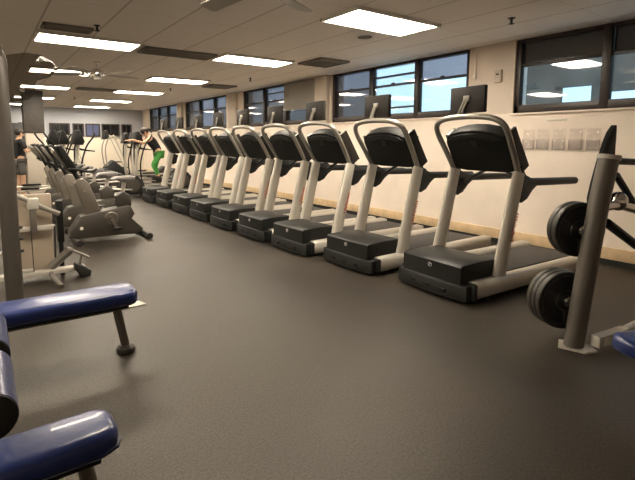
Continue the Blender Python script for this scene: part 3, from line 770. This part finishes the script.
MB().box((.62, .14, .55), (.06, .10, .42), .01).box((.62, .14, .20), (.04, .06, .40), .006).build('weight_stack', M['black'], t)
MB().tube([(.50, 0, .08), (.50, -.15, .06), (.55, -.34, .02)], .022, 10, smooth=3).build('front_leg', M['rack'], t)
MB().prism([(.70, .10), (.72, .14), (.79, .11), (.86, .05), (.85, .0), (.76, .0)], -.08, .04, 'y', .012).build('pedal', M['rubber'], t)
MB().tube([(.71, -.05, .27), (.84, -.06, .19)], .012, 8).tube([(.78, -.03, .22), (.76, 0, .10)], .012, 8).build('lever', M['tube'], t)
MB().tube([(-.14, 0, .25), (.22, 0, .36)], .012, 8).box((.30, -.02, .13), (.10, .05, .03), .006).build('side_handle', M['silver'], t)

# ------------------------------------------------------------------ right foreground: plate loaded machine
MR = R(27)
t = empty('plate_loaded_machine', (3.17, 1.27, 0), 0, 'grey plate loaded weight machine with leaning post, at the right edge', 'weight machine')
# parts are given in world-like offsets from the post foot
MB().tube([(.0, 0, .012), (.045, -.02, .45), (.10, -.045, .95), (.145, -.065, 1.24)], .075, 24, ry=.055, up=(0, 1, 0), radii=[1, 1.0, 1.0, .98]).build('post', M['rack'], t)
MB().tube([(.145, -.065, 1.235), (.148, -.066, 1.262)], .084, 24, ry=.063, up=(0, 1, 0)).build('post_cap', M['silver'], t)
MB().prism([(-.10, .05), (-.05, -.09), (.04, -.125), (.10, -.05), (.02, .10)], 0, .014, 'z', .003).build('base_plate', M['silver'], t)
az = Vector((math.sin(MR), math.cos(MR), 0))
for hx, hy, hz, nm in ((3.268, 1.315, .765, 'upper'), (3.225, 1.356, .278, 'lower')):
    p = Vector((hx, hy, hz)) - Vector((3.17, 1.27, 0))
    MB().tube([p-az*.09, p+az*.24], .025, 14).lathe([(0, 0), (.036, 0), (.036, .02), (0, .02)], 14, Matrix.Translation(p-az*.028) @ az.to_track_quat('Z', 'Y').to_matrix().to_4x4()).build('weight_peg', M['chrome'], t)
MB().tube([(.15, -.06, 1.225), (.70, -.10, 1.20)], .022, 12).build('top_bar', M['monitor'], t)
MB().prism([(.50, 1.46), (.505, 1.38), (.505, 1.25), (.46, 1.08), (.38, .93), (.30, .83), (.215, .88), (.205, .97), (.235, 1.06), (.30, 1.20), (.37, 1.33), (.43, 1.41)], .03, .07, 'y', .006).build('arm_guard', M['black'], t)
MB().tube([(.26, -.07, 1.13), (.62, -.07, .90)], .022, 10).build('diagonal_brace', M['dark'], t)
MB().tube([(.10, -.05, .93), (.36, -.06, .93), (.70, -.08, .86)], .034, 12).ball((.36, -.06, .95), (.13, .11, .13), 8).build('pivot_arm', M['chrome'], t)
MB().tube([(.20, -.06, .82), (.62, -.10, .62)], .03, 10).build('lower_brace', M['dark'], t)
fr = MB().box((.19, -.135, .075), (.34, .06, .075), .008, Matrix.Rotation(R(-8), 4, 'Z')).tube([(.34, -.155, .08), (.50, -.18, .10), (.80, -.22, .13)], .032, 12, smooth=3).build('floor_frame', M['silver'], t)
MB().box((.105, -.155, .072), (.085, .004, .05), .001, Matrix.Rotation(R(-8), 4, 'Z')).build('sticker', M['label_'], fr)
sp = MB().prism([(.0, -.10), (-.05, -.06), (-.06, 0), (-.05, .06), (0, .10), (.5, .10), (.5, -.10)], 0, .085, 'z', .03,
                Matrix.Translation((-.53, -.47, .29)) @ Matrix.Rotation(R(-24), 4, 'Z'), 4).build('seat_pad', M['blue'], t, 50)
MB().tube([(-.34, -.55, .27), (-.30, -.57, .02)], .03, 10).box((-.30, -.57, .012), (.2, .2, .024), .004).tube([(-.3, -.57, .05), (.10, -.6, .05), (.80, -.22, .10)], .03, 10).build('seat_frame', M['rack'], t)

def make_plate(rad, th):
    o = MB().lathe([(.026, -.5*th), (.05, -.5*th), (.065, -.5*th), (.07, -.28*th), (rad*.80, -.28*th), (rad*.85, -.5*th), (rad*.985, -.5*th), (rad, -.32*th),
                    (rad, .32*th), (rad*.985, .5*th), (rad*.85, .5*th), (rad*.80, .28*th), (.07, .28*th), (.05, .5*th), (.026, .5*th), (.026, -.5*th)], 48).build('weight_plate', M['iron'])
    rim = MB().lathe([(rad*.96, -.5*th), (rad*1.004, -.30*th), (rad*1.004, .30*th), (rad*.96, .5*th)], 48).build('rim', M['ironedge'], o)
    for k in range(3):
        a = k*2*PI/3 + .5
        MB().box((.5*(rad*.8+.07)*math.cos(a), .5*(rad*.8+.07)*math.sin(a), -.30*th), (rad*.62, .016, .2*th), .003, Matrix.Rotation(a, 4, 'Z')).build('spoke', M['ironedge'], o)
    return o
rotq = az.to_track_quat('Z', 'Y')
k = 0
pp = {}
for (hx, hy, hz, n, rad, labs) in ((3.268, 1.315, .765, 2, .183, ['front plate with ribs on the upper peg', 'rear plate on the upper peg']),
                                   (3.225, 1.356, .278, 3, .198, ['front plate on the lower peg', 'middle plate on the lower peg', 'rearmost plate on the lower peg'])):
    for j in range(n):
        if rad not in pp: q = pp[rad] = make_plate(rad, .040)
        else: q = copy_tree(pp[rad])
        q.rotation_mode = 'QUATERNION'; q.rotation_quaternion = rotq
        q.location = Vector((hx, hy, hz)) + az*(.022+.043*j)
        tag(q, 'round black iron weight plate, ' + labs[j], 'weight plate', 'weight plates on the machine at the right')

# ------------------------------------------------------------------ sky
wd = bpy.data.worlds.new('World'); scn.world = wd; wd.use_nodes = True
nt = wd.node_tree; bg = nt.nodes['Background']
tc = nt.nodes.new('ShaderNodeTexCoord'); n = nt.nodes.new('ShaderNodeTexNoise'); n.inputs['Scale'].default_value = 3
nt.links.new(tc.outputs['Generated'], n.inputs['Vector'])
r = nt.nodes.new('ShaderNodeValToRGB')
r.color_ramp.elements[0].color = (.34, .62, .82, 1); r.color_ramp.elements[1].color = (.66, .88, 1.0, 1)
nt.links.new(n.outputs['Fac'], r.inputs['Fac']); nt.links.new(r.outputs['Color'], bg.inputs['Color'])
bg.inputs['Strength'].default_value = 1.08

# ------------------------------------------------------------------ camera
cam = bpy.data.cameras.new('camera'); co = bpy.data.objects.new('camera', cam); COL.objects.link(co)
FPX, PX, PY = 447., 280., 189.
cam.sensor_width = 36; cam.lens = 36*FPX/635
cam.shift_x = (317.5-PX)/635; cam.shift_y = -(240-PY)/635
co.location = (0, 0, 1.35)
co.rotation_euler = (PI/2-R(6.129), 0, -R(33.715))
cam.clip_start = .05
scn.camera = co
scn.view_settings.view_transform = 'Standard'; scn.view_settings.look = 'None'
scn.view_settings.gamma = 1; scn.view_settings.use_curve_mapping = False
scn.view_settings.exposure = 1.15
